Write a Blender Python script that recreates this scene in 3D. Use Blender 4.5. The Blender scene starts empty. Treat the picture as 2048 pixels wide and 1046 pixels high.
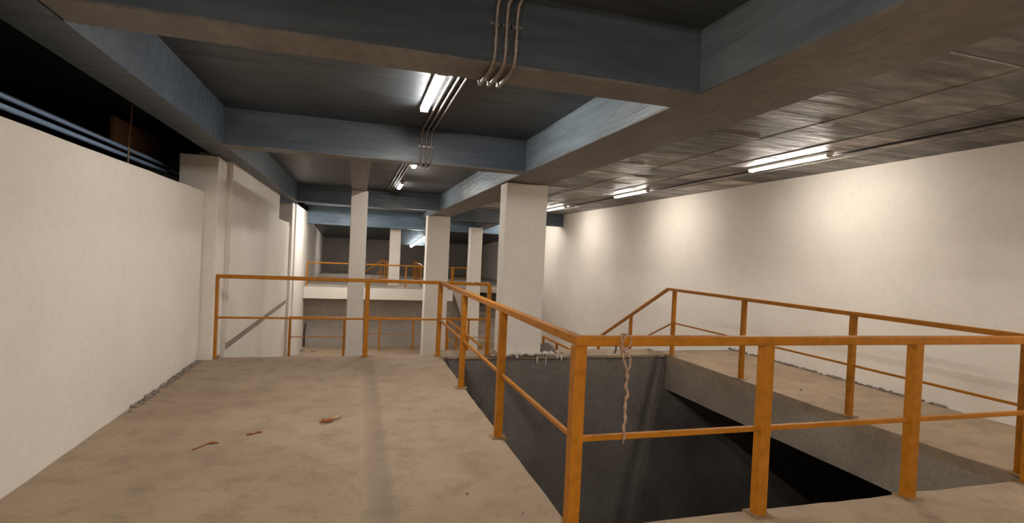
import bpy, bmesh, math, random
from mathutils import Vector, Matrix, noise
random.seed(7)
scn = bpy.context.scene
COL = scn.collection

# ------------------------------------------------------------ camera
def cam_axes(yaw, pit, rol):
    f = Vector((math.sin(yaw)*math.cos(pit), math.cos(yaw)*math.cos(pit), math.sin(pit)))
    r = Vector((math.cos(yaw), -math.sin(yaw), 0)); u = r.cross(f)
    rr = math.cos(rol)*r + math.sin(rol)*u
    uu = math.cos(rol)*u - math.sin(rol)*r
    return rr, uu, f
RR, UU, FF = cam_axes(0.285394, -0.0126055, 0.0461378)
cd = bpy.data.cameras.new('camera'); cam = bpy.data.objects.new('camera', cd); COL.objects.link(cam)
cd.sensor_fit = 'HORIZONTAL'; cd.sensor_width = 36.0; cd.lens = 1057.08/2048*36.0
cd.clip_start = 0.05; cd.clip_end = 200
m = Matrix((( RR.x, UU.x, -FF.x), (RR.y, UU.y, -FF.y), (RR.z, UU.z, -FF.z))).to_4x4()
m.translation = Vector((0, 0, 1.5)); cam.matrix_world = m
scn.camera = cam

# ------------------------------------------------------------ world, exposure
w = bpy.data.worlds.new('world'); scn.world = w; w.use_nodes = True
w.node_tree.nodes['Background'].inputs[0].default_value = (0.010, 0.012, 0.016, 1)
w.node_tree.nodes['Background'].inputs[1].default_value = 1.0
scn.view_settings.view_transform = 'Standard'; scn.view_settings.look = 'None'
scn.view_settings.gamma = 1.0; scn.view_settings.use_curve_mapping = False
scn.view_settings.exposure = 1.68
TUBE_LEFT, TUBE_RIGHT, TUBE_DIM, TUBE_FAR = 61.0, 36.0, 34.0, 105.0      # emission strength of the tube lights
TUBE_NEAR = 182.0

# ------------------------------------------------------------ materials
def new_mat(name):
    m = bpy.data.materials.new(name); m.use_nodes = True
    nt = m.node_tree; b = nt.nodes['Principled BSDF']
    return m, nt, b
def N(nt, t, **k):
    n = nt.nodes.new(t)
    for a, v in k.items(): setattr(n, a, v)
    return n
def coords(nt, scale):
    g = N(nt, 'ShaderNodeNewGeometry'); mp = N(nt, 'ShaderNodeMapping')
    nt.links.new(g.outputs['Position'], mp.inputs['Vector']); mp.inputs['Scale'].default_value = scale
    return mp.outputs[0]
def noise_n(nt, vec, sc, det=6, rough=.6):
    n = N(nt, 'ShaderNodeTexNoise'); nt.links.new(vec, n.inputs['Vector'])
    n.inputs['Scale'].default_value = sc; n.inputs['Detail'].default_value = det; n.inputs['Roughness'].default_value = rough
    return n.outputs['Fac']
def ramp(nt, fac, stops):
    r = N(nt, 'ShaderNodeValToRGB'); nt.links.new(fac, r.inputs[0])
    e = r.color_ramp.elements
    e[0].position, e[0].color = stops[0][0], (*stops[0][1], 1)
    e[1].position, e[1].color = stops[-1][0], (*stops[-1][1], 1)
    for p, c in stops[1:-1]:
        x = e.new(p); x.color = (*c, 1)
    return r.outputs[0]
def mix(nt, fac, a, b, mode='MIX'):
    x = N(nt, 'ShaderNodeMix', data_type='RGBA', blend_type=mode)
    if isinstance(fac, (int, float)): x.inputs[0].default_value = fac
    else: nt.links.new(fac, x.inputs[0])
    for i, v in ((6, a), (7, b)):
        if isinstance(v, tuple): x.inputs[i].default_value = (*v, 1)
        else: nt.links.new(v, x.inputs[i])
    return x.outputs[2]
def bump(nt, b, h, strength=.3, dist=.01):
    bp = N(nt, 'ShaderNodeBump'); bp.inputs['Strength'].default_value = strength; bp.inputs['Distance'].default_value = dist
    nt.links.new(h, bp.inputs['Height']); nt.links.new(bp.outputs[0], b.inputs['Normal'])

def concrete(name, c1, c2, scale=1.0, rough=.85, bs=.35, spec=.3, stretch=(1, 1, 1), fine=18, dirt=.78):
    m, nt, b = new_mat(name)
    v = coords(nt, stretch)
    big = noise_n(nt, v, 1.1*scale, 5, .6); small = noise_n(nt, v, fine*scale, 6, .65)
    c = ramp(nt, big, [(.32, c1), (.68, c2)])
    s = ramp(nt, small, [(.3, (dirt, dirt, dirt)), (.55, (1, 1, 1))])
    nt.links.new(mix(nt, 1.0, c, s, 'MULTIPLY'), b.inputs['Base Color'])
    b.inputs['Roughness'].default_value = rough; b.inputs['Specular IOR Level'].default_value = spec
    bump(nt, b, small, bs, .008)
    return m

def formwork(name, c1, c2, gloss=.3, along='X', bs=.5):
    """cast concrete painted glossy: the formwork boards print streaks across the surface"""
    m, nt, b = new_mat(name)
    st = (1.0, 9.0, 9.0) if along == 'X' else (9.0, 1.0, 9.0)
    v = coords(nt, st); v2 = coords(nt, (1, 1, 1))
    streak = noise_n(nt, v, 1.3, 5, .6); big = noise_n(nt, v2, .9, 4, .55)
    c = ramp(nt, big, [(.35, c1), (.65, c2)])
    s = ramp(nt, streak, [(.35, (.72, .72, .72)), (.62, (1.1, 1.1, 1.1))])
    nt.links.new(mix(nt, 1.0, c, s, 'MULTIPLY'), b.inputs['Base Color'])
    rr = N(nt, 'ShaderNodeMapRange'); nt.links.new(streak, rr.inputs[0])
    rr.inputs[1].default_value = .3; rr.inputs[2].default_value = .7; rr.inputs[3].default_value = gloss+.14; rr.inputs[4].default_value = gloss
    nt.links.new(rr.outputs[0], b.inputs['Roughness'])
    b.inputs['Specular IOR Level'].default_value = .5
    bump(nt, b, streak, bs, .012)
    return m

def panels(name, base, r0=.68, r1=.42):
    """right hand ceiling: glossy painted panel with streaks left by the formwork boards"""
    m, nt, b = new_mat(name)
    v = coords(nt, (1.0, 4.5, 4)); st = noise_n(nt, v, 1.5, 7, .62)
    v2 = coords(nt, (1, 1.6, 1)); bl = noise_n(nt, v2, 2.2, 4, .6)
    c = ramp(nt, bl, [(.34, tuple(x*.75 for x in base)), (.66, tuple(x*1.25 for x in base))])
    s = ramp(nt, st, [(.36, (.62, .62, .64)), (.52, (1.0, 1, 1)), (.66, (1.7, 1.65, 1.6))])
    nt.links.new(mix(nt, 1.0, c, s, 'MULTIPLY'), b.inputs['Base Color'])
    rr = N(nt, 'ShaderNodeMapRange'); nt.links.new(st, rr.inputs[0])
    rr.inputs[1].default_value = .3; rr.inputs[2].default_value = .7; rr.inputs[3].default_value = r0; rr.inputs[4].default_value = r1
    nt.links.new(rr.outputs[0], b.inputs['Roughness'])
    b.inputs['Specular IOR Level'].default_value = .38
    bump(nt, b, st, .8, .05)
    return m

def plain(name, col, rough=.5, metal=0, spec=.5, noise_amt=0, nscale=30):
    m, nt, b = new_mat(name)
    b.inputs['Roughness'].default_value = rough; b.inputs['Metallic'].default_value = metal; b.inputs['Specular IOR Level'].default_value = spec
    v = coords(nt, (1, 1, 1)); f = noise_n(nt, v, nscale, 5, .6)
    lo = tuple(x*(1-noise_amt) for x in col)
    nt.links.new(ramp(nt, f, [(.35, lo), (.6, col)]), b.inputs['Base Color'])
    return m
def emit(name, col, s):
    m, nt, b = new_mat(name)
    b.inputs['Base Color'].default_value = (.8, .8, .8, 1)
    b.inputs['Emission Color'].default_value = (*col, 1); b.inputs['Emission Strength'].default_value = s
    return m

def floor_mat():
    m, nt, b = new_mat('floor_concrete')
    v = coords(nt, (1, 1, 1))
    big = noise_n(nt, v, .8, 5, .6); mid = noise_n(nt, v, 4, 6, .65); fine = noise_n(nt, v, 45, 4, .6)
    c = ramp(nt, big, [(.34, (.30, .215, .145)), (.66, (.385, .288, .20))])
    s = ramp(nt, mid, [(.3, (.74, .73, .72)), (.52, (1, 1, 1))])
    s2 = ramp(nt, fine, [(.28, (.8, .8, .8)), (.5, (1, 1, 1))])
    c = mix(nt, 1.0, mix(nt, 1.0, c, s, 'MULTIPLY'), s2, 'MULTIPLY')
    # a damp, darker strip about 15 cm wide running along the platform, and a stain at its near end
    g = N(nt, 'ShaderNodeNewGeometry'); sx = N(nt, 'ShaderNodeSeparateXYZ'); nt.links.new(g.outputs['Position'], sx.inputs[0])
    wob = N(nt, 'ShaderNodeMath', operation='MULTIPLY_ADD'); nt.links.new(mid, wob.inputs[0]); wob.inputs[1].default_value = .07
    nt.links.new(sx.outputs[0], wob.inputs[2])
    d = N(nt, 'ShaderNodeMath', operation='SUBTRACT'); nt.links.new(wob.outputs[0], d.inputs[0]); d.inputs[1].default_value = .235
    a = N(nt, 'ShaderNodeMath', operation='ABSOLUTE'); nt.links.new(d.outputs[0], a.inputs[0])
    mr = N(nt, 'ShaderNodeMapRange'); nt.links.new(a.outputs[0], mr.inputs[0])
    mr.inputs[1].default_value = .05; mr.inputs[2].default_value = .10; mr.inputs[3].default_value = .30; mr.inputs[4].default_value = 0
    c = mix(nt, mr.outputs[0], c, (.17, .13, .10))
    dv = N(nt, 'ShaderNodeVectorMath', operation='DISTANCE'); nt.links.new(g.outputs['Position'], dv.inputs[0]); dv.inputs[1].default_value = (.10, 2.72, 0)
    da = N(nt, 'ShaderNodeMath', operation='MULTIPLY_ADD'); nt.links.new(mid, da.inputs[0]); da.inputs[1].default_value = .35; nt.links.new(dv.outputs['Value'], da.inputs[2])
    mr2 = N(nt, 'ShaderNodeMapRange'); nt.links.new(da.outputs[0], mr2.inputs[0])
    mr2.inputs[1].default_value = .22; mr2.inputs[2].default_value = .40; mr2.inputs[3].default_value = .55; mr2.inputs[4].default_value = 0
    c = mix(nt, mr2.outputs[0], c, (.17, .12, .10))
    nt.links.new(c, b.inputs['Base Color']); b.inputs['Roughness'].default_value = .8; b.inputs['Specular IOR Level'].default_value = .25
    h = N(nt, 'ShaderNodeMath', operation='ADD'); nt.links.new(mid, h.inputs[0]); nt.links.new(fine, h.inputs[1])
    bump(nt, b, h.outputs[0], .25, .01)
    return m

M = {}
M['floor'] = floor_mat()
M['white'] = concrete('white_wall_paint', (.72, .665, .60), (.79, .735, .67), .8, .7, .05, .3, fine=22, dirt=.94)
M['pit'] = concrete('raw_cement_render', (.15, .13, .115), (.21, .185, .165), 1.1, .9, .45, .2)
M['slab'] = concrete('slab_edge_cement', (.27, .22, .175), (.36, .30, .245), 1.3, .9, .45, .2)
M['ceil'] = formwork('ceiling_dark_paint', (.041, .049, .058), (.056, .066, .076), .38, 'X', .45)
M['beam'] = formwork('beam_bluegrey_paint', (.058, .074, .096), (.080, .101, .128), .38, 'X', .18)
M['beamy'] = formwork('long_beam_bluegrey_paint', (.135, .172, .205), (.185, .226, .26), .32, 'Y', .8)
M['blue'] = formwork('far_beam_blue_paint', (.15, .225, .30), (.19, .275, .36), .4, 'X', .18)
M['soffit'] = concrete('beam_underside_brown', (.115, .104, .097), (.195, .176, .163), 2.4, .5, .5, .45, stretch=(1, .6, 1), fine=6)
M['ceilr'] = panels('right_ceiling_mid', (.23, .218, .208))
M['ceilr_d'] = panels('right_ceiling_dark', (.125, .12, .116), .6, .36)
M['ceilr_l'] = panels('right_ceiling_light', (.36, .34, .322), .62, .36)
M['seam'] = concrete('cement_seam', (.30, .28, .26), (.42, .39, .36), 3, .6, .4)
M['rail'] = plain('ochre_rail_paint', (.45, .165, .010), .45, 0, .28, .22, 14)
M['plate'] = plain('dusty_base_plate', (.30, .19, .10), .7, 0, .3, .4, 40)
M['steel'] = plain('conduit_steel', (.30, .25, .22), .35, .6, .5, .35, 40)
M['clip'] = plain('clip_steel', (.36, .33, .31), .4, .7, .5, .2, 40)
M['batten'] = plain('white_batten', (.75, .74, .70), .4, 0, .5, .05)
M['rope'] = plain('jute_rope', (.46, .30, .20), .9, 0, .1, .4, 90)
M['wire'] = plain('dark_wire', (.05, .045, .04), .5)
M['leaf'] = plain('dry_leaf', (.36, .12, .05), .7, 0, .2, .4, 60)
M['straw'] = plain('dry_straw', (.52, .36, .20), .7, 0, .2, .3, 60)
M['plaster'] = concrete('white_plaster_splash', (.60, .55, .50), (.74, .69, .63), 3, .8, .5)
M['crumb'] = concrete('cement_crumbs', (.16, .13, .11), (.30, .25, .21), 5, .95, .6)
M['void'] = plain('shade_dark_concrete', (.07, .06, .05), .95, 0, .1, .3, 6)  # darkness of the pit and void put into a near-black base colour
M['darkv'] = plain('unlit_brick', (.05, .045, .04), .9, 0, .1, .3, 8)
M['board'] = plain('plywood_board', (.34, .20, .11), .8, 0, .2, .3, 12)
M['pipe'] = plain('pvc_blue_pipe', (.30, .42, .62), .3, 0, .5, .1)
M['farwall'] = concrete('unpainted_far_render', (.36, .325, .295), (.43, .39, .355), 1, .9, .3)
M['step'] = concrete('stair_cement', (.36, .31, .26), (.46, .40, .34), 2, .9, .3)

# ------------------------------------------------------------ mesh helpers
def bm_new(): return bmesh.new()
def add_box(bm, x0, x1, y0, y1, z0, z1, mi=0):
    vs = [bm.verts.new((x, y, z)) for z in (z0, z1) for y in (y0, y1) for x in (x0, x1)]
    fs = [(0, 2, 3, 1), (4, 5, 7, 6), (0, 1, 5, 4), (2, 6, 7, 3), (0, 4, 6, 2), (1, 3, 7, 5)]
    out = []
    for f in fs:
        fc = bm.faces.new([vs[i] for i in f]); fc.material_index = mi; out.append(fc)
    return out
def rough_box(bm, x0, x1, y0, y1, z0, z1, step=.18, amp=.006, seed=0, keep=''):
    """box with cut faces and slightly wavy trowelled surfaces / edges"""
    b2 = bmesh.new(); add_box(b2, x0, x1, y0, y1, z0, z1)
    for ax, (a, b) in enumerate(((x0, x1), (y0, y1), (z0, z1))):
        n = max(1, min(60, int((b-a)/step)))
        for i in range(1, n):
            co = Vector((0, 0, 0)); co[ax] = a+(b-a)*i/n; no = Vector((0, 0, 0)); no[ax] = 1
            bmesh.ops.bisect_plane(b2, geom=b2.verts[:]+b2.edges[:]+b2.faces[:], plane_co=co, plane_no=no)
    for v in b2.verts:
        p = v.co*2.3+Vector((seed*7.1, seed*3.3, 0)); q = v.co*9+Vector((seed, 2, 5))
        d = noise.noise_vector(p)*amp + noise.noise_vector(q)*amp*.6
        for ax, s in enumerate('xyz'):
            if s in keep: d[ax] = 0
        v.co += d
    tmp = bpy.data.meshes.new('t'); b2.to_mesh(tmp); b2.free(); bm.from_mesh(tmp); bpy.data.meshes.remove(tmp)
def add_prism(bm, pts, axis, a0, a1):
    """polygon (2d pts) extruded along axis 'x' or 'y' or 'z'"""
    def P(p, a): return {'x': (a, p[0], p[1]), 'y': (p[0], a, p[1]), 'z': (p[0], p[1], a)}[axis]
    A = [bm.verts.new(P(p, a0)) for p in pts]; B = [bm.verts.new(P(p, a1)) for p in pts]
    bm.faces.new(A); bm.faces.new(B[::-1]); n = len(pts)
    for i in range(n): bm.faces.new([A[i], B[i], B[(i+1) % n], A[(i+1) % n]])
def add_bar(bm, p, q, w, h):
    """square tube between two points (w sideways, h vertical)"""
    p, q = Vector(p), Vector(q); d = (q-p).normalized()
    up = Vector((0, 0, 1)) if abs(d.z) < .95 else Vector((0, 1, 0))
    s = d.cross(up).normalized(); u = s.cross(d).normalized()
    V = []
    for c in (p, q):
        for a, b in ((-1, -1), (1, -1), (1, 1), (-1, 1)): V.append(bm.verts.new(c+s*a*w/2+u*b*h/2))
    for f in ((0, 1, 2, 3), (7, 6, 5, 4), (0, 4, 5, 1), (1, 5, 6, 2), (2, 6, 7, 3), (3, 7, 4, 0)): bm.faces.new([V[i] for i in f])
def add_tube(bm, pts, r, seg=10, radii=None):
    pts = [Vector(p) for p in pts]; rings = []; prev = None
    for i, p in enumerate(pts):
        d = (pts[min(i+1, len(pts)-1)]-pts[max(i-1, 0)]).normalized()
        if prev is None:
            up = Vector((0, 0, 1)) if abs(d.z) < .9 else Vector((1, 0, 0)); s = d.cross(up).normalized()
        else: s = (prev-d*prev.dot(d)).normalized()
        prev = s; u = s.cross(d); rr = radii[i] if radii else r
        rings.append([bm.verts.new(p+(s*math.cos(a)+u*math.sin(a))*rr) for a in [2*math.pi*k/seg for k in range(seg)]])
    for a, b in zip(rings, rings[1:]):
        for k in range(seg): bm.faces.new([a[k], a[(k+1) % seg], b[(k+1) % seg], b[k]])
    bm.faces.new(rings[0][::-1]); bm.faces.new(rings[-1])
def obj(name, bm, mat, parent=None, bevel=0, smooth=False):
    bmesh.ops.recalc_face_normals(bm, faces=bm.faces[:])
    me = bpy.data.meshes.new(name); bm.to_mesh(me); bm.free()
    o = bpy.data.objects.new(name, me); COL.objects.link(o)
    for x in (mat if isinstance(mat, list) else [mat]): me.materials.append(M[x])
    if smooth:
        for p in me.polygons: p.use_smooth = True
    if bevel:
        b = o.modifiers.new('bevel', 'BEVEL'); b.width = bevel; b.segments = 2; b.limit_method = 'ANGLE'
    if parent: o.parent = parent
    return o
def tag(o, label, cat, group=None, kind=None):
    o['label'] = label; o['category'] = cat
    if group: o['group'] = group
    if kind: o['kind'] = kind
    return o
def thing(name, label, cat, loc=(0, 0, 0), group=None):
    o = bpy.data.objects.new(name, None); COL.objects.link(o); o.location = loc; o.empty_display_size = .1
    return tag(o, label, cat, group)
def part(name, bm, mat, root, **k):
    """part given in world coordinates, parented to a thing standing at its own base"""
    bmesh.ops.translate(bm, verts=bm.verts[:], vec=-root.location) if root.parent is None else None
    return obj(name, bm, mat, root, **k)
def struct(name, bm, mat, label=None, **k):
    o = obj(name, bm, mat, **k); o['kind'] = 'structure'
    if label: o['label'] = label
    return o

# ------------------------------------------------------------ key levels (metres)
S = 2.575        # underside of the beams
CZ = 2.99        # ceiling, left bays
CR = 2.89        # ceiling, right bays
XL, XR = -1.86, 6.45
LOW, MID = -1.75, -1.30
PX0, PX1, PY0, PY1 = 1.20, 4.88, 2.66, 7.50   # pit opening
YB = -4.2        # back of the room, behind the camera

# ------------------------------------------------------------ floors
bm = bm_new()
rough_box(bm, XL, PX0, YB, 7.60, -.50, 0, .14, .008, 1)
struct('floor', bm, 'floor', 'worn beige concrete platform floor with a darker damp strip')
bm = bm_new(); rough_box(bm, PX0, XR, YB, PY0, -.50, 0, .14, .008, 2)
struct('floor_near', bm, 'floor', 'beige concrete floor on the near side of the pit')
bm = bm_new(); rough_box(bm, PX1, XR, PY0, 7.75, -.10, 0, .16, .006, 3)
struct('floor_walkway', bm, 'floor', 'beige concrete walkway along the right wall')
bm = bm_new(); rough_box(bm, PX1+.004, XR, PY0, 7.70, -.555, -.10, .2, .005, 4)
struct('trim_1', bm, 'slab', 'grey brown slab edge under the right walkway')
bm = bm_new(); add_box(bm, -1.7, XR, 7.98, 14.35, MID-.4, MID)
struct('floor_middle', bm, 'floor', 'concrete landing below the platform edge')
bm = bm_new(); add_box(bm, -1.8, XR, 14.35, 33, LOW-.2, LOW)
struct('floor_lower', bm, 'floor', 'lower concrete floor seen between the columns')
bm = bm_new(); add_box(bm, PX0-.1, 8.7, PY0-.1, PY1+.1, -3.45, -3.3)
struct('floor_pit', bm, 'void', 'bottom of the pit, its darkness put into the colour')

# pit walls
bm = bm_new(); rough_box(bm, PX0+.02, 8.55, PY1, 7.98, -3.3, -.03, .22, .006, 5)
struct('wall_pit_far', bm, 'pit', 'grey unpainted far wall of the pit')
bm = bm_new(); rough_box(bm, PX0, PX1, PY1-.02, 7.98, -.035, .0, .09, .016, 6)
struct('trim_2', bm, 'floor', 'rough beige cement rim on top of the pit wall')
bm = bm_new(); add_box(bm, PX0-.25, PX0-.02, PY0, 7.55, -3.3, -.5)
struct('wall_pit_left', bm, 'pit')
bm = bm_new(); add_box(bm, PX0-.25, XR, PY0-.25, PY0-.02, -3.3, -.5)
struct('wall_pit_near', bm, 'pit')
bm = bm_new(); add_box(bm, XL, PX0, 7.40, 7.58, MID, -.5)
struct('wall_platform_end', bm, 'slab')
# ------------------------------------------------------------ walls
bm = bm_new()
rough_box(bm, XL-.28, XL, YB, 7.42, -.5, 2.115, .25, .006, 7)
struct('wall_left', bm, 'white', 'off-white painted left wall below the long dark opening')
bm = bm_new()
rough_box(bm, XL-.2, -1.67, 7.91, 12.4, MID, S+.1, .3, .006, 8)
rough_box(bm, XL-.2, -1.67, 12.4, 14.35, MID, 2.05, .3, .004, 9)
struct('wall_left_middle', bm, 'white', 'off-white painted left wall beyond the first pilaster')
# raised coat of plaster with a straight right edge and a slanting lower edge
bm = bm_new(); add_prism(bm, [(7.93, .13), (14.25, .13), (14.25, 1.95), (12.4, 2.0), (12.4, S), (7.93, S)], 'x', -1.675, -1.65)
struct('trim_3', bm, 'white', 'thicker plaster coat ending in a ledge at floor level')
bm = bm_new(); rough_box(bm, -1.68, -1.662, 7.95, 14.2, .03, .128, .2, .003, 61)  # shade under the plaster ledge, put in as a thin grey strip
struct('trim_shade', bm, 'slab', 'grey strip standing in for the shadow under the plaster coat')
bm = bm_new()
rough_box(bm, -1.9, -1.57, 14.9, 18.6, LOW, S, .3, .006, 10)
struct('wall_left_far', bm, 'white', 'brightly lit white left wall beyond the second pilaster')
bm = bm_new(); add_box(bm, -1.9, -1.62, 18.6, 33, LOW, 3.1)
struct('wall_left_end', bm, 'white')
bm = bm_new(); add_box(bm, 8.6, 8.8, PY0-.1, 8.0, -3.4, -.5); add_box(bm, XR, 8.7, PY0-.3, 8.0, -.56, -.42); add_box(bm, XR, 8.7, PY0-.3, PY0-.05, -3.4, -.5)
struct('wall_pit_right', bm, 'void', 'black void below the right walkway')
bm = bm_new(); rough_box(bm, XR, XR+.25, YB, 8.0, -.40, CR+.3, .5, .006, 11); rough_box(bm, XR, XR+.25, 8.0, 33, LOW-.2, CR+.3, .5, .006, 11)
struct('wall_right', bm, 'white', 'long off-white right wall lit by the row of tubes')
bm = bm_new(); add_box(bm, -4, XR+.25, YB-.25, YB, -.5, 3.2)
struct('wall_back', bm, 'white')
bm = bm_new(); add_box(bm, -1.9, XR, 27.6, 27.8, LOW, 3.2)
struct('wall_end', bm, 'farwall', 'dark unpainted end wall behind the upper floor')
bm = bm_new(); add_box(bm, -1.7, 4.14, 18.2, 18.4, LOW, .0)
struct('wall_recess', bm, 'farwall', 'grey unpainted wall in the recess below the upper floor')

# dark space outside the left opening
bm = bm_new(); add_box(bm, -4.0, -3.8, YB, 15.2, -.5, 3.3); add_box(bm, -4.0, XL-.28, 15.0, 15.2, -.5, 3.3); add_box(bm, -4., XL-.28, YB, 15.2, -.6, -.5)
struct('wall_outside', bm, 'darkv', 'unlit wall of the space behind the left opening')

# ------------------------------------------------------------ ceilings
bm = bm_new(); rough_box(bm, -4.0, 2.1, YB, 13.9, CZ, CZ+.25, .3, .010, 12)
struct('ceiling', bm, 'ceil', 'dark glossy painted concrete ceiling over the platform')
bm = bm_new(); add_box(bm, -1.9, 2.1, 13.9, 18.4, CR, CR+.3)
struct('ceiling_middle', bm, 'ceil')
bm = bm_new(); add_box(bm, 2.1, XR, YB, 18.4, CR+.02, CR+.3)
rp = random.Random(11); xs = [2.1, 2.78, 3.44, 4.2, 4.95, 5.72, XR]
for ix in range(len(xs)-1):
    y = YB+rp.random()*1.0
    while y < 18.4:
        L = rp.choice((1.22, 1.22, .85, 1.5)); y1 = min(y+L, 18.4)
        mi = rp.choices((0, 1, 2), (5, 3, 2))[0]
        z = [CR+rp.uniform(0, .006) for _ in range(4)]
        q = [bm.verts.new(p) for p in ((xs[ix], y, z[0]), (xs[ix+1], y, z[1]), (xs[ix+1], y1, z[2]), (xs[ix], y1, z[3]))]
        q2 = [bm.verts.new((v.co.x, v.co.y, CR+.021)) for v in q]
        for f in ((0, 1, 2, 3),): bm.faces.new([q[i] for i in f]).material_index = mi
        for i in range(4): bm.faces.new([q[i], q[(i+1) % 4], q2[(i+1) % 4], q2[i]]).material_index = mi
        if rp.random() < .65:
            w_ = rp.uniform(.006, .014)
            for f in add_box(bm, xs[ix]+rp.random()*.3, xs[ix+1]-rp.random()*.3, y-w_/2, y+w_/2, CR-.004, CR+.01, 3): pass
        y = y1
    if ix:
        yy_ = YB
        while yy_ < 18:
            L = rp.uniform(.6, 2.5)
            if rp.random() < .7: add_box(bm, xs[ix]-rp.uniform(.004, .009), xs[ix]+rp.uniform(.004, .009), yy_, min(yy_+L, 18.3), CR-.005, CR+.01, 3)
            yy_ += L
struct('ceiling_right', bm, ['ceilr', 'ceilr_d', 'ceilr_l', 'seam'], 'right ceiling marked by square formwork panels')
bm = bm_new(); add_prism(bm, [(18.4, 2.50), (27.6, 1.95), (27.6, 2.6), (18.4, 3.0)], 'x', -1.9, XR)
struct('ceiling_far', bm, 'ceil', 'dark ceiling falling away over the upper floor')

# ------------------------------------------------------------ beams
BG = 'blue-grey ceiling beams'
def beam(label, x0, x1, y0, y1, z0, z1, mat, soff='soffit', seed=0):
    t = thing('ceiling_beam', label, 'beam', ((x0+x1)/2, (y0+y1)/2, z0))
    bm = bm_new(); rough_box(bm, x0, x1, y0, y1, z0+.012, z1, .16, .006, seed)
    part('beam_side', bm, mat, t)
    bm = bm_new(); rough_box(bm, x0+.001, x1-.001, y0+.001, y1-.001, z0, z0+.014, .16, .004, seed+1)
    o = part('underside', bm, soff, t); 
    if soff == 'soffit': o['label'] = 'brownish underside of the beam'
    return t
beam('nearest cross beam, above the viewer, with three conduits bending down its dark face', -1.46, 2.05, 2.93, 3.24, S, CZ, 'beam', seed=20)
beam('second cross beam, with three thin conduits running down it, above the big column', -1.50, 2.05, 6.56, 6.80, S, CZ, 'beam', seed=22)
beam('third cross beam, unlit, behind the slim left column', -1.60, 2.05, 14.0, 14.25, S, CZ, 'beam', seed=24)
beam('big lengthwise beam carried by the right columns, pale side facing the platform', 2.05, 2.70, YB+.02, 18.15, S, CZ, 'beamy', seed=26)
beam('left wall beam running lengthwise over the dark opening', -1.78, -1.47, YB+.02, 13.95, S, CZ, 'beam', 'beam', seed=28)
beam('narrow lengthwise beam reaching to the top of the slim left column', -.14, .13, 6.82, 10.28, S, S+.12, 'beam', seed=30)
beam('shallow dark cross beam in front of the bright blue one', -1.57, 2.05, 17.0, 17.2, 2.74, CR, 'beam', seed=32)
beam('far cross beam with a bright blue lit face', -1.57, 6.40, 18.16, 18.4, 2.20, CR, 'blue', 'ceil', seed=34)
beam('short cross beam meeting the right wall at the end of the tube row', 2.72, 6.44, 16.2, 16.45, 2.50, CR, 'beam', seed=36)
# sloping beams behind the big column
t = thing('ceiling_beam', 'short sloping beam between the big column and the slim far right column', 'beam', (4.3, 17, 2.3))
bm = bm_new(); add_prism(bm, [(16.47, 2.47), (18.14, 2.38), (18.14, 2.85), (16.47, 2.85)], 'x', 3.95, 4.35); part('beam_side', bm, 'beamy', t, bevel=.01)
bm = bm_new(); add_prism(bm, [(16.47, 2.455), (18.14, 2.365), (18.14, 2.38), (16.47, 2.47)], 'x', 3.951, 4.349); part('underside', bm, 'soffit', t)

# ------------------------------------------------------------ pilasters and columns
def column(name, label, x0, x1, y0, y1, z0, z1, seed, cat='column', mat='white'):
    bm = bm_new(); rough_box(bm, x0, x1, y0, y1, z0, z1, .2, .005, seed)
    o = obj(name, bm, mat, bevel=.012); return tag(o, label, cat)
column('pilaster', 'white wall pilaster under the left beam where the long railing starts', -2.15, -1.71, 7.435, 7.90, -.01, S-.006, 40, 'pilaster')
column('pilaster', 'second white pilaster on the left wall, past the plaster edge', -1.95, -1.60, 14.37, 14.88, LOW, S-.006, 41, 'pilaster')
column('concrete_column', 'big white square column at the far edge of the pit, splashed plaster at its foot', 2.08, 2.72, 7.52, 7.88, .012, S-.006, 42)
column('concrete_column', 'slim white column standing left, behind the long railing', -.145, .155, 10.3, 10.6, MID, S-.006, 43)
column('concrete_column', 'white column in the middle distance under the big lengthwise beam', 1.98, 2.66, 15.85, 16.3, LOW, S-.006, 44)
column('concrete_column', 'slim white column behind the big one, right of the middle one', 3.62, 4.02, 17.35, 17.75, LOW, 2.36, 45)
column('concrete_column', 'narrow white column on the upper floor behind the distant railing', 1.06, 1.42, 18.46, 18.8, .26, 2.42, 46)
column('concrete_column', 'pale column edge just right of the middle column, far back', 2.78, 2.98, 18.46, 18.8, .26, 2.42, 47)

# ------------------------------------------------------------ upper floor, far stairs
bm = bm_new(); rough_box(bm, -1.56, 3.15, 17.62, 18.18, -.15, .22, .3, .004, 50); 
t = thing('upper_floor_slab', 'white edged upper floor slab between the columns', 'slab', (.8, 17.9, -.15))
part('slab_edge', bm, 'white', t)
bm = bm_new(); add_box(bm, -1.56, 3.15, 17.62, 18.18, .221, .255); add_box(bm, -1.56, XR, 18.42, 27.5, .1, .255)
part('slab_top', bm, 'step', t)
t = thing('staircase', 'distant grey flight of steps climbing to the upper floor behind the big column', 'stairs', (4.9, 18.5, LOW))
pts = [(17.9, LOW)]; n = 11; dy, dz = .27, (2.0)/n
for i in range(n): pts += [(17.9+i*dy, LOW+(i+1)*dz), (17.9+(i+1)*dy, LOW+(i+1)*dz)]
pts.append((17.9+n*dy, LOW))
pts2 = [(y if y < 18.1 else y, z) for y, z in pts]
bm = bm_new(); add_prism(bm, pts2, 'x', 4.15, 5.6); part('flight', bm, 'step', t)
bm = bm_new(); add_prism(bm, [(3.18, .22), (4.1, .22), (4.1, -.9), (3.62, -.9)], 'y', 17.9, 18.1)
tag(obj('stair_stringer', bm, 'white', bevel=.01), 'white tapering stair underside to the right of the middle column', 'stair stringer')

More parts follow.
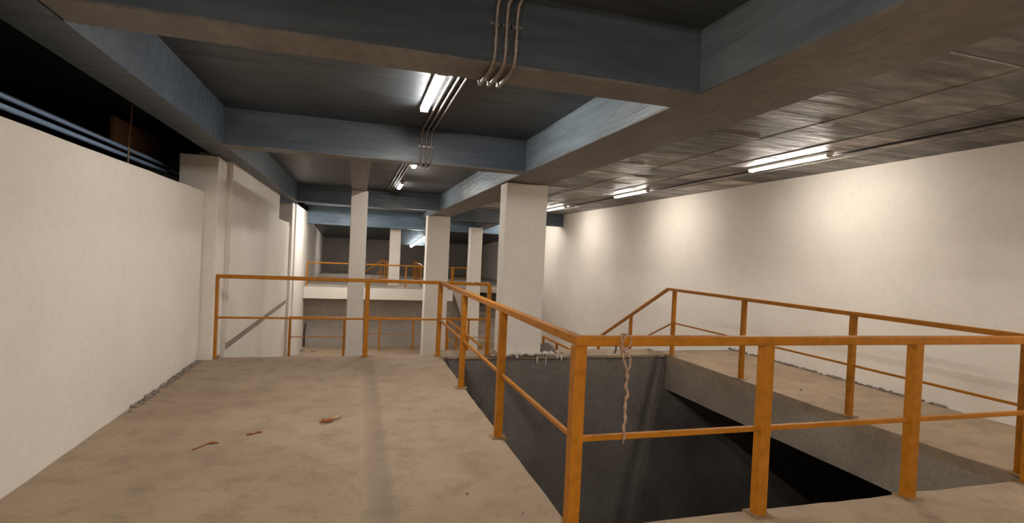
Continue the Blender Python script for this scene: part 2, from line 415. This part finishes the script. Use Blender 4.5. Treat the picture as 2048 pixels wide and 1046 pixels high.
# ------------------------------------------------------------ railings
W = .06
def post(root, x, y, z0, z1, w=W, plate=True, d=(0, 0)):
    bm = bm_new(); add_box(bm, x-w/2, x+w/2, y-w/2, y+w/2, z0, z1)
    p = part('post', bm, 'rail', root, bevel=.004)
    if plate:
        bm = bm_new(); add_box(bm, x-.062+d[0], x+.062+d[0], y-.062+d[1], y+.062+d[1], z0-.002, z0+.008)
        for sx, sy in ((-1, -1), (1, 1)):
            c = Vector((x+d[0]+sx*.045, y+d[1]+sy*.045, z0+.008)); add_tube(bm, [c, c+Vector((0, 0, .012))], .008, 6)
        bmesh.ops.translate(bm, verts=bm.verts[:], vec=-root.location)
        o = obj('base_plate', bm, 'plate', p); o['label'] = 'dusty base plate with bolts'
    return p
def bar(root, name, p, q, w, h):
    bm = bm_new(); add_bar(bm, p, q, w, h); return part(name, bm, 'rail', root, bevel=min(w, h)*.12)
TZ, MZ = 1.055, .525      # centre of top rail, centre of mid rail
# 1: the long railing round the platform and the near side of the pit
r = thing('guard_railing', 'ochre railing crossing the platform and wrapping the near corner of the pit', 'railing', (1.17, 5.0, 0))
X0, YF, YN = 1.165, 7.53, 2.615
bar(r, 'top_rail', (-1.71, YF-.0, TZ), (X0+.027, YF, TZ), .055, .05)
bar(r, 'top_rail', (X0, YF+.0, TZ+.001), (X0, YN, TZ+.001), .055, .05)
bar(r, 'top_rail', (X0-.027, YN, TZ), (4.80, YN, TZ), .055, .055)
bar(r, 'mid_rail', (-1.71, YF, MZ), (X0, YF, MZ), .025, .025)
bar(r, 'mid_rail', (X0, YF, MZ), (X0, YN, MZ), .025, .025)
bar(r, 'mid_rail', (X0, YN, MZ), (4.80, YN, MZ), .03, .03)
for x, y in ((-1.71, YF), (.16, YF), (X0, YF), (X0, 5.76), (X0, 4.15), (X0, YN), (2.39, YN), (3.60, YN), (4.78, YN)):
    post(r, x, y, 0, TZ-.024, .068 if y < 3 else W)
# broken stub between the corner and the big column
r = thing('guard_railing', 'short chipped stretch of ochre railing between the rail corner and the big column', 'railing', (1.6, YF, 0))
bm = bm_new(); add_bar(bm, (X0+.035, YF+.02, TZ-.005), (1.90, YF+.02, TZ-.005), .05, .045)
part('top_rail', bm, 'rail', r, bevel=.004)
bm = bm_new(); add_bar(bm, (X0+.035, YF+.02, TZ-.52), (1.9, YF+.02, TZ-.52), .02, .02); part('mid_rail', bm, 'rail', r)
post(r, 1.89, YF+.02, 0, TZ-.025, .055)
bm = bm_new()
for i in range(26):
    x = 1.52+random.random()*.36; zz = TZ+.02+random.uniform(-.006, .008); s = random.uniform(.006, .016)
    mm = Matrix.Translation((x, YF+random.uniform(0, .035), zz)) @ Matrix.Rotation(random.random()*3, 4, 'Z') @ Matrix.Diagonal((s*1.6, s, s*.6, 1))
    bmesh.ops.create_icosphere(bm, subdivisions=1, radius=1, matrix=mm)
o = part('plaster_drips', bm, 'plaster', r, smooth=True); o['label'] = 'splashes of plaster stuck on the rail'; o['kind'] = 'stuff'
# 2: railing of the right walkway, bending down the stairs
r = thing('guard_railing', 'ochre railing on the right walkway, bending down along the stairs at its far end', 'railing', (4.86, 5.5, 0))
XW = 4.93
bar(r, 'top_rail', (XW, 2.72, TZ), (XW, 7.62, TZ), .05, .045)
bar(r, 'mid_rail', (XW, 2.72, MZ), (XW, 7.42, MZ), .022, .022)
sl = -1.08/2.22
def dz_(y): return (y-7.62)*sl
bar(r, 'top_rail', (XW, 7.60, TZ+.004), (XW, 11.15, TZ+dz_(11.15)), .05, .045)
bar(r, 'mid_rail', (XW, 7.42, MZ), (XW, 11.15, MZ+dz_(11.0)), .022, .022)
for y in (2.75, 4.22, 5.82, 7.42): post(r, XW, y, 0, TZ-.022, .055)
for y in (8.78, 10.08, 11.12): post(r, XW, y, dz_(y)-.02 if y < 11 else MID, TZ+dz_(y)-.02, .05, plate=False)
t = thing('staircase', 'steps going down from the far end of the right walkway', 'stairs', (5.6, 9, MID))
pts = [(7.78, MID+.004), (7.78, 0)]; n = 8; dd = 2.9/n
for i in range(n): pts += [(7.78+i*dd, -(i)*1.3/n), (7.78+i*dd, -(i+1)*1.3/n)]
pts = [(7.99, MID+.004), (7.99, -.16)]
yy, zz = 7.99, -.16
for i in range(7):
    yy += .40; pts.append((yy, zz)); zz -= (1.3-.17)/7; pts.append((yy, zz))
pts[-1] = (yy, MID+.004)
bm = bm_new(); add_prism(bm, pts, 'x', 5.0, XR-.02); part('flight', bm, 'step', t)
# 3: lower railings
def low_rail(label, pa, pb, z0, zt, nposts, w=.045, mid=True, group=None):
    pa, pb = Vector((*pa, 0)), Vector((*pb, 0)); c = (pa+pb)/2
    r = thing('guard_railing', label, 'railing', (c.x, c.y, z0), group)
    d = (pb-pa).normalized()*w/2
    bar(r, 'top_rail', pa.xy.to_3d()-d+Vector((0, 0, zt)), pb-d*-1+Vector((0, 0, zt)), w, w*.9)
    if mid: bar(r, 'mid_rail', pa+Vector((0, 0, (z0+zt)/2)), pb+Vector((0, 0, (z0+zt)/2)), .02, .02)
    for i in range(nposts):
        q = pa+(pb-pa)*i/(nposts-1); post(r, q.x, q.y, z0, zt-w*.45, w, plate=False)
    return r
low_rail('small ochre railing low at the left wall, seen under the long railing', (-1.54, 14.2), (-.24, 14.2), MID, -.315, 2, .05)
low_rail('low ochre railing right of the middle column, seen through the long railing', (2.42, 14.2), (3.6, 14.2), MID, -.33, 3, .05)
low_rail('low ochre handrail coming forward on the landing behind the pit', (2.42, 10.2), (2.42, 14.12), MID, -.33, 4, .045)
low_rail('ochre railing standing before the grey recess on the lower floor', (-.28, 17.4), (4.0, 17.4), LOW, -.70, 5, .05) 
low_rail('low ochre railing along the landing, right of the big column', (4.86, 11.3), (4.86, 13.25), MID, -.64, 3, .05, False)
low_rail('long ochre railing on the edge of the upper floor', (-1.48, 17.72), (3.10, 17.72), .255, .975, 4, .045, False)
low_rail('ochre railing running back across the upper floor left of the middle column', (2.20, 18.9), (2.42, 23.8), .255, .99, 6, .045, False)
low_rail('ochre railing at the head of the far stairs, right of the middle column', (3.2, 18.0), (4.15, 18.0), .255, .97, 3, .045, True)
# dark stair rail on the upper floor
r = thing('stair_railing', 'brown stair rail slanting down beside the narrow far column', 'railing', (.8, 19.6, .255))
bar(r, 'top_rail', (.86, 19.4, 1.10), (.12, 19.4, .52), .04, .04); bar(r, 'top_rail', (.86, 19.4, 1.10), (1.03, 19.0, 1.03), .04, .04)
bar(r, 'mid_rail', (.86, 19.4, .72), (.28, 19.4, .27), .025, .025)
for x, y in ((.84, 19.4), (.95, 19.2), (1.03, 19.0)): post(r, x, y, .255, 1.06, .045, plate=False)

# ------------------------------------------------------------ tube lights
M['tube'] = emit('tube_glow', (1.0, .95, .88), TUBE_LEFT)
M['tube_d'] = emit('tube_glow_dim', (1.0, .95, .88), TUBE_DIM)
M['tube_r'] = emit('tube_glow_right', (1.0, .92, .82), TUBE_RIGHT)
M['tube_n'] = emit('tube_glow_near', (1.0, .93, .82), TUBE_NEAR)
M['tube_f'] = emit('tube_glow_far', (1.0, .95, .88), TUBE_FAR)
M['cap'] = plain('tube_cap', (.6, .6, .58), .4)
def tube_light(label, x, y, z, L=1.2, mat='tube', group=None, rot=0):
    """z = ceiling height; the light runs along y"""
    t = thing('tube_light', label, 'tube light', (x, y, z), group)
    bm = bm_new(); add_box(bm, -.045, .045, -L/2-.02, L/2+.02, -.036, -.004); obj('batten', bm, 'batten', t, bevel=.004)
    prof = [(.042*math.cos(a), -.037-.028*math.sin(a)) for a in [math.pi*k/10 for k in range(11)]]
    bm = bm_new(); add_prism(bm, prof, 'y', -L/2+.012, L/2-.012); o = obj('tube', bm, mat, t); o['label'] = 'glowing white tube'
    for s in (-1, 1):
        bm = bm_new(); add_box(bm, -.04, .04, s*(L/2)-.012, s*(L/2)+.012, -.068, -.036); obj('end_holder', bm, 'cap', t, bevel=.003)
    t.rotation_euler.z = rot
    return t
def dup_light(src, label, x, y, z, group=None, rot=0):
    c = src.copy(); COL.objects.link(c); c.location = (x, y, z); c.rotation_euler.z = rot; c['label'] = label
    for ch in src.children:
        d = ch.copy(); COL.objects.link(d); d.parent = c
    return c
GL = 'tube lights along the conduits'; GRT = 'tube lights along the right wall'
l0 = tube_light('bright tube light beside the conduits, between the first two cross beams', .60, 4.90, CZ, 1.2, 'tube', GL)
d0 = tube_light('tube light half hidden behind the second cross beam, only its far end showing', .88, 8.85, CZ, 1.0, 'tube_d')
dup_light(d0, 'tube light beside the conduits in front of the third cross beam', .88, 12.3, CZ)
tube_light('far tube light shining beside the top of the slim left column', -.36, 15.9, CR, 1.2, 'tube_f')
r0 = tube_light('largest tube light of the row on the right ceiling', 5.30, 5.62, CR, 1.3, 'tube_r', GRT)
dup_light(r0, 'middle tube light of the row on the right ceiling', 5.30, 9.70, CR)
dup_light(r0, 'tube light of the right row peeping out beside the big column', 5.30, 13.9, CR)
dup_light(r0, 'tube light of the right row beyond the edge of view, nearest the viewer', 5.30, 1.5, CR)
tube_light('tube light on the ceiling behind the viewer', -.20, -1.3, CZ, 1.2, 'tube_n')
dup_light(l0, 'added tube light, unseen, under the sloping ceiling over the upper floor', 3.28, 23.0, 2.30)  # added lamp, out of sight, to brighten the upper floor
dup_light(l0, 'added tube light over the upper floor, hidden by the slim left column', -.04, 24.5, 2.20)  # another added lamp, kept behind the column, lifts the far area
bm = bm_new(); rough_box(bm, 1.45, 2.6, 21.2, 21.4, 1.70, 2.30, .3, .003, 60)
tag(obj('ceiling_beam', bm, 'beamy'), 'pale grey beam face on the upper floor carrying a slanting tube', 'beam')
t = tube_light('distant tube light slanting on the pale beam of the upper floor', 2.0, 21.1, 1.9, .7, 'tube')
t.rotation_euler = (0, 0, 0)
c_, s_ = math.cos(math.radians(36)), math.sin(math.radians(36))
mm = Matrix(((-s_, c_, 0), (0, 0, 1), (c_, s_, 0))).to_4x4(); mm.translation = Vector((2.28, 21.192, 1.84)); t.matrix_world = mm
dup_light(r0, 'added tube light in line with the right row, hidden by the big column', 5.30, 17.3, CR)  # added lamp past the visible row, lights the far bay unseen
# cable joining the right hand tubes
bm = bm_new(); pts = [(5.42+.01*math.sin(k*1.7), -3+k*.5, CR-.018-.006*abs(math.sin(k*2.1))) for k in range(39)]
add_tube(bm, pts, .014, 6); tag(obj('ceiling_cable', bm, 'wire', smooth=True), 'dark cable running along the right ceiling between the tubes', 'cable')

# ------------------------------------------------------------ conduits
def conduit(x, label):
    rr = .0125; zc = CZ-.026; yb = 2.93-.02; ya = 3.24+.02; yc = 6.56-.02; yd = 6.80+.02; zs = S-.018
    path = [(x+.10, -2.0, zc), (x+.04, yb-.25, zc), (x+.015, yb-.10, zc-.01), (x, yb-.02, zc-.06), (x, yb, zc-.13), (x, yb, zs+.09), (x-.003, yb+.015, zs+.03), (x-.006, yb+.07, zs),
            (x-.01, ya-.03, zs), (x-.01, ya+.005, zs+.03), (x, ya, zs+.10), (x, ya, zc-.10), (x, ya+.03, zc-.03), (x, ya+.10, zc),
            (x, yc-.12, zc), (x, yc-.03, zc-.03), (x, yc, zc-.10), (x, yc, zs+.07), (x, yc+.02, zs+.02), (x, yc+.06, zs), (x, yd-.03, zs), (x, yd, zs+.05), (x, yd, zc-.08), (x, yd+.06, zc), (x-.02, 9.5, zc), (x-.04, 13.93, zc)]
    t = thing('conduit_pipe', label, 'conduit', (x, yb, zs), 'conduits along the ceiling')
    bm = bm_new(); add_tube(bm, path, rr, 10); part('pipe', bm, 'steel', t, smooth=True)
    for p, q in (((x, yb, 2.80), (x, yb, 2.775)), ((x-.01, ya-.055, zs), (x-.01, ya-.01, zs+.004)), ((x, yc, 2.78), (x, yc, 2.76)), ((x, yb, zs+.16), (x, yb, zs+.09))):
        bm = bm_new(); add_tube(bm, [p, q], .017, 10); part('coupler', bm, 'clip', t)
    bm = bm_new(); add_box(bm, x-.035, x+.035, yb+.008, yb+.019, 2.79, 2.805); part('clamp', bm, 'clip', t)
    bm = bm_new(); add_box(bm, x-.03, x+.03, yc+.008, yc+.019, 2.765, 2.785); part('clamp', bm, 'clip', t)
conduit(.70, 'left of the three thin metal conduits running along the ceiling and down the beams')
conduit(.76, 'middle of the three thin metal conduits running along the ceiling')
conduit(.82, 'right of the three thin metal conduits running along the ceiling')

# ------------------------------------------------------------ rope on the near rail
def rope_pts():
    return [(1.405, YN-.036, TZ-.085), (1.40, YN-.035, TZ-.02), (1.415, YN-.034, TZ+.02), (1.435, YN-.01, TZ+.036), (1.445, YN+.02, TZ+.034), (1.44, YN+.036, TZ-.01), (1.43, YN+.034, TZ-.05), (1.432, YN, TZ-.06), (1.435, YN-.036, TZ-.07)]
t = thing('rope', 'frayed jute rope knotted on the near top rail and hanging into the pit', 'rope', (1.43, YN, TZ))
bm = bm_new(); add_tube(bm, rope_pts(), .006, 7)
add_tube(bm, [(1.40, YN-.038, TZ-.03), (1.42, YN-.045, TZ-.045), (1.445, YN-.042, TZ-.02), (1.46, YN-.038, TZ+.01), (1.45, YN-.02, TZ+.037), (1.41, YN, TZ+.037), (1.395, YN-.03, TZ+.028), (1.405, YN-.042, TZ-.03)], .005, 7)
add_tube(bm, [(1.405, YN-.036, TZ-.05), (1.415, YN-.04, TZ-.10), (1.435, YN-.04, TZ-.145), (1.44, YN-.038, TZ-.19)], .0055, 7)
add_tube(bm, [(1.435, YN-.036, TZ-.06), (1.455, YN-.04, TZ-.09), (1.455, YN-.04, TZ-.13), (1.437, YN-.038, TZ-.18)], .0055, 7)
part('knot', bm, 'rope', t, smooth=True)
bm = bm_new(); z = TZ-.17; ps = []; rs = []
for i in range(26):
    ps.append((1.44+.003*math.sin(i*.9)+(.008 if 5 < i < 9 else 0), YN-.037+.004*math.cos(i*1.3), z)); rs.append(.008+.003*math.sin(i*1.7)*(1 if i < 22 else 0)-(.004 if i > 23 else 0)); z -= .0155
add_tube(bm, ps, .007, 7, rs)
for k in range(5):
    a = ps[-3-k*3]; add_tube(bm, [a, (a[0]+random.uniform(-.014, .014), a[1]-.006, a[2]-.03)], .0016, 5)
part('hanging_strand', bm, 'rope', t, smooth=True)
bm = bm_new(); add_tube(bm, [(1.37, YN-.03, TZ-.022), (1.366, YN-.036, TZ-.045), (1.360, YN-.034, TZ-.062)], .005, 6)
tag(obj('wire_end', bm, 'wire', smooth=True), 'short dark wire end hanging under the near top rail beside the rope', 'wire')

# ------------------------------------------------------------ debris
def lumps(bm, n, cx, cy, cz, rx, ry, smin, smax, flat=.5, rz=0):
    for i in range(n):
        s = random.uniform(smin, smax)
        p = (cx+random.gauss(0, rx), cy+random.gauss(0, ry), cz+s*flat*.5+random.random()*rz)
        mm = Matrix.Translation(p) @ Matrix.Rotation(random.random()*6, 4, 'Z') @ Matrix.Diagonal((s*random.uniform(.8, 1.6), s, s*flat, 1))
        g = bmesh.ops.create_icosphere(bm, subdivisions=1, radius=1, matrix=mm)
        for v in g['verts']: v.co += Vector((random.uniform(-.2, .2), random.uniform(-.2, .2), random.uniform(-.15, .15)))*s
bm = bm_new(); lumps(bm, 90, 2.42, 7.49, 0, .26, .014, .008, .03, .7, .03); lumps(bm, 40, 2.75, 7.52, 0, .10, .03, .01, .035, .8, .03)
tag(obj('plaster_crumbs', bm, 'plaster'), 'ragged white plaster splashed round the foot of the big column', 'plaster debris', kind='stuff')
bm = bm_new(); lumps(bm, 60, 2.45, 7.475, -.01, .25, .012, .008, .026, .7, .03); lumps(bm, 40, 2.85, 7.6, 0, .12, .05, .012, .03, .6)
tag(obj('cement_crumbs', bm, 'crumb'), 'dark cement crumbs caught in the plaster on the pit rim', 'cement debris', kind='stuff')
# white runs on the pit wall
for x, L, wd in ((2.66, .14, .016), (2.80, .20, .008), (3.05, .10, .016), (2.34, .05, .02), (2.98, .06, .02)):
    bm = bm_new(); pts = [(x, 7.483, .005), (x-.003, 7.478, -L*.3), (x+.004, 7.482, -L*.7), (x, 7.486, -L)]
    add_tube(bm, pts, wd, 8, [wd*1.3, wd, wd*.7, wd*.25])
    tag(obj('plaster_drip', bm, 'plaster', smooth=True), 'white plaster run dripping down the top of the pit wall', 'plaster drip', 'plaster runs on the pit wall')
# cement mound right of big column, on landing behind
bm = bm_new(); 
g = bmesh.ops.create_icosphere(bm, subdivisions=4, radius=1, matrix=Matrix.Translation((2.86, 7.76, 0.0)) @ Matrix.Diagonal((.20, .12, .15, 1)))
for v in bm.verts: v.co += noise.noise_vector(v.co*9)*.03
bmesh.ops.bisect_plane(bm, geom=bm.verts[:]+bm.edges[:]+bm.faces[:], plane_co=(0, 0, .0), plane_no=(0, 0, -1), clear_outer=True)
tag(obj('cement_heap', bm, 'pit', smooth=True), 'small grey cement heap on the pit rim, right of the big column', 'cement heap')
# crumbs at foot of left wall and right wall
bm = bm_new()
for i in range(130):
    y = 5.2+random.random()**.7*2.2; lumps(bm, 1, XL+.03, y, 0, .012, .01, .008, .03, .7)
tag(obj('wall_foot_crumbs', bm, 'crumb'), 'dark crumbling cement along the foot of the left wall', 'cement debris', kind='stuff')
bm = bm_new()
for i in range(200):
    y = 4.3+random.random()*3.6; lumps(bm, 1, XR-.02, y, 0, .012, .01, .008, .028, .8)
tag(obj('wall_foot_crumbs', bm, 'crumb'), 'dark crumbling cement along the foot of the right wall', 'cement debris', kind='stuff')
# litter on the platform
def gp(x, y): return (x, y, 0)
t = thing('dry_leaf', 'curled reddish dry leaf with a pale stalk, lying on the platform', 'leaf', (-.19, 4.73, .006))
bm = bm_new(); add_tube(bm, [(-.02, 0, .006), (.03, .03, .010), (.09, .09, .014), (.125, .13, .012)], .007, 6, [.004, .008, .010, .005]); obj('stalk', bm, 'straw', t, smooth=True)
bm = bm_new(); add_tube(bm, [(-.06, -.01, .004), (-.02, -.02, .012), (.03, .01, .014), (.06, .05, .010)], .01, 7, [.003, .012, .014, .004]); add_tube(bm, [(-.055, -.01, .004), (-.03, .03, .010), (.01, .05, .006)], .01, 6, [.002, .009, .002]); obj('blade', bm, 'leaf', t, smooth=True)
t = tag(bpy.data.objects.new('dry_leaf', None), 'thin reddish twig with a small leaf, left on the platform floor', 'leaf'); COL.objects.link(t); t.location = (-1.0, 4.32, .006)
bm = bm_new(); add_tube(bm, [(-.07, -.10, 0), (-.03, -.05, .004), (0, 0, .006)], .0045, 5); obj('stalk', bm, 'leaf', t, smooth=True)
bm = bm_new(); add_tube(bm, [(0, 0, .006), (.03, .012, .008), (.075, .015, .004)], .01, 6, [.003, .010, .003]); obj('blade', bm, 'leaf', t, smooth=True)
for i, (x, y) in enumerate(((-.74, 4.50), (-.69, 4.53))):
    bm = bm_new(); add_tube(bm, [(x-.03, y-.01, .007), (x, y, .010), (x+.03, y+.014, .006)], .008, 6, [.003, .009, .003])
    tag(obj('leaf_scrap', bm, 'leaf', smooth=True), ('small dark leaf scrap between the twig and the curled leaf', 'small dark leaf scrap just right of its twin, before the curled leaf')[i], 'leaf')
for x, y, s, lab in ((-.56, 3.06, .012, 'dark pebble on the floor near the viewer, left of the damp strip'), (.72, 3.2, .010, 'pebble on the platform between the damp strip and the pit edge'), (.99, 2.9, .010, 'small dark pebble close to the pit edge near the viewer'), (5.3, 5.2, .018, 'reddish pebble on the right walkway between two posts')):
    bm = bm_new(); lumps(bm, 1, x, y, 0, 0, 0, s, s*1.1, .7); tag(obj('pebble', bm, 'crumb'), lab, 'pebble')
# ledge and rubble on far pit wall
bm = bm_new(); lumps(bm, 16, 1.62, 7.47, -.60, .07, .01, .015, .035, .7); add_box(bm, 1.50, 1.80, 7.42, 7.499, -.66, -.60)
tag(obj('wall_ledge', bm, 'pit'), 'small crumbling cement ledge on the pit wall behind the second post', 'ledge')
# small dark marks on lower floor
for x, y, lab in ((-1.45, 17.3, 'small dark hole cover on the lower floor by the left wall'), (-1.15, 17.2, 'flat dark lump on the lower floor under the small left railing')):
    bm = bm_new(); lumps(bm, 3, x, y, LOW, .04, .02, .05, .09, .3); tag(obj('rubble_lump', bm, 'crumb'), lab, 'rubble')
bm = bm_new(); add_tube(bm, [(-1.52, 18.1, LOW), (-1.52, 18.12, -1.3), (-1.50, 18.15, -1.0)], .025, 8); tag(obj('standing_pipe', bm, 'wire', smooth=True), 'dark upright pipe at the left edge of the grey recess', 'pipe')

# ------------------------------------------------------------ behind the left opening
bm = bm_new(); add_box(bm, -2.68, -2.64, 6.9, 8.75, 2.50, 2.84); tag(obj('plywood_board', bm, 'board'), 'brown board in the dark space behind the left opening', 'board')
for z, lab in ((2.42, 'upper blue pipe in the dark left opening'), (2.345, 'lower blue pipe in the dark left opening')):
    bm = bm_new(); add_tube(bm, [(-2.35, 2.5, z), (-2.35, 9.2, z)], .022, 10); tag(obj('blue_pipe', bm, 'pipe', smooth=True), lab, 'pipe')
bm = bm_new(); add_tube(bm, [(-2.3, 6.35, 2.1), (-2.3, 6.36, 2.5), (-2.28, 6.38, 2.98)], .008, 6); tag(obj('hanging_wire', bm, 'rope', smooth=True), 'thin wire hanging in the dark left opening', 'wire')
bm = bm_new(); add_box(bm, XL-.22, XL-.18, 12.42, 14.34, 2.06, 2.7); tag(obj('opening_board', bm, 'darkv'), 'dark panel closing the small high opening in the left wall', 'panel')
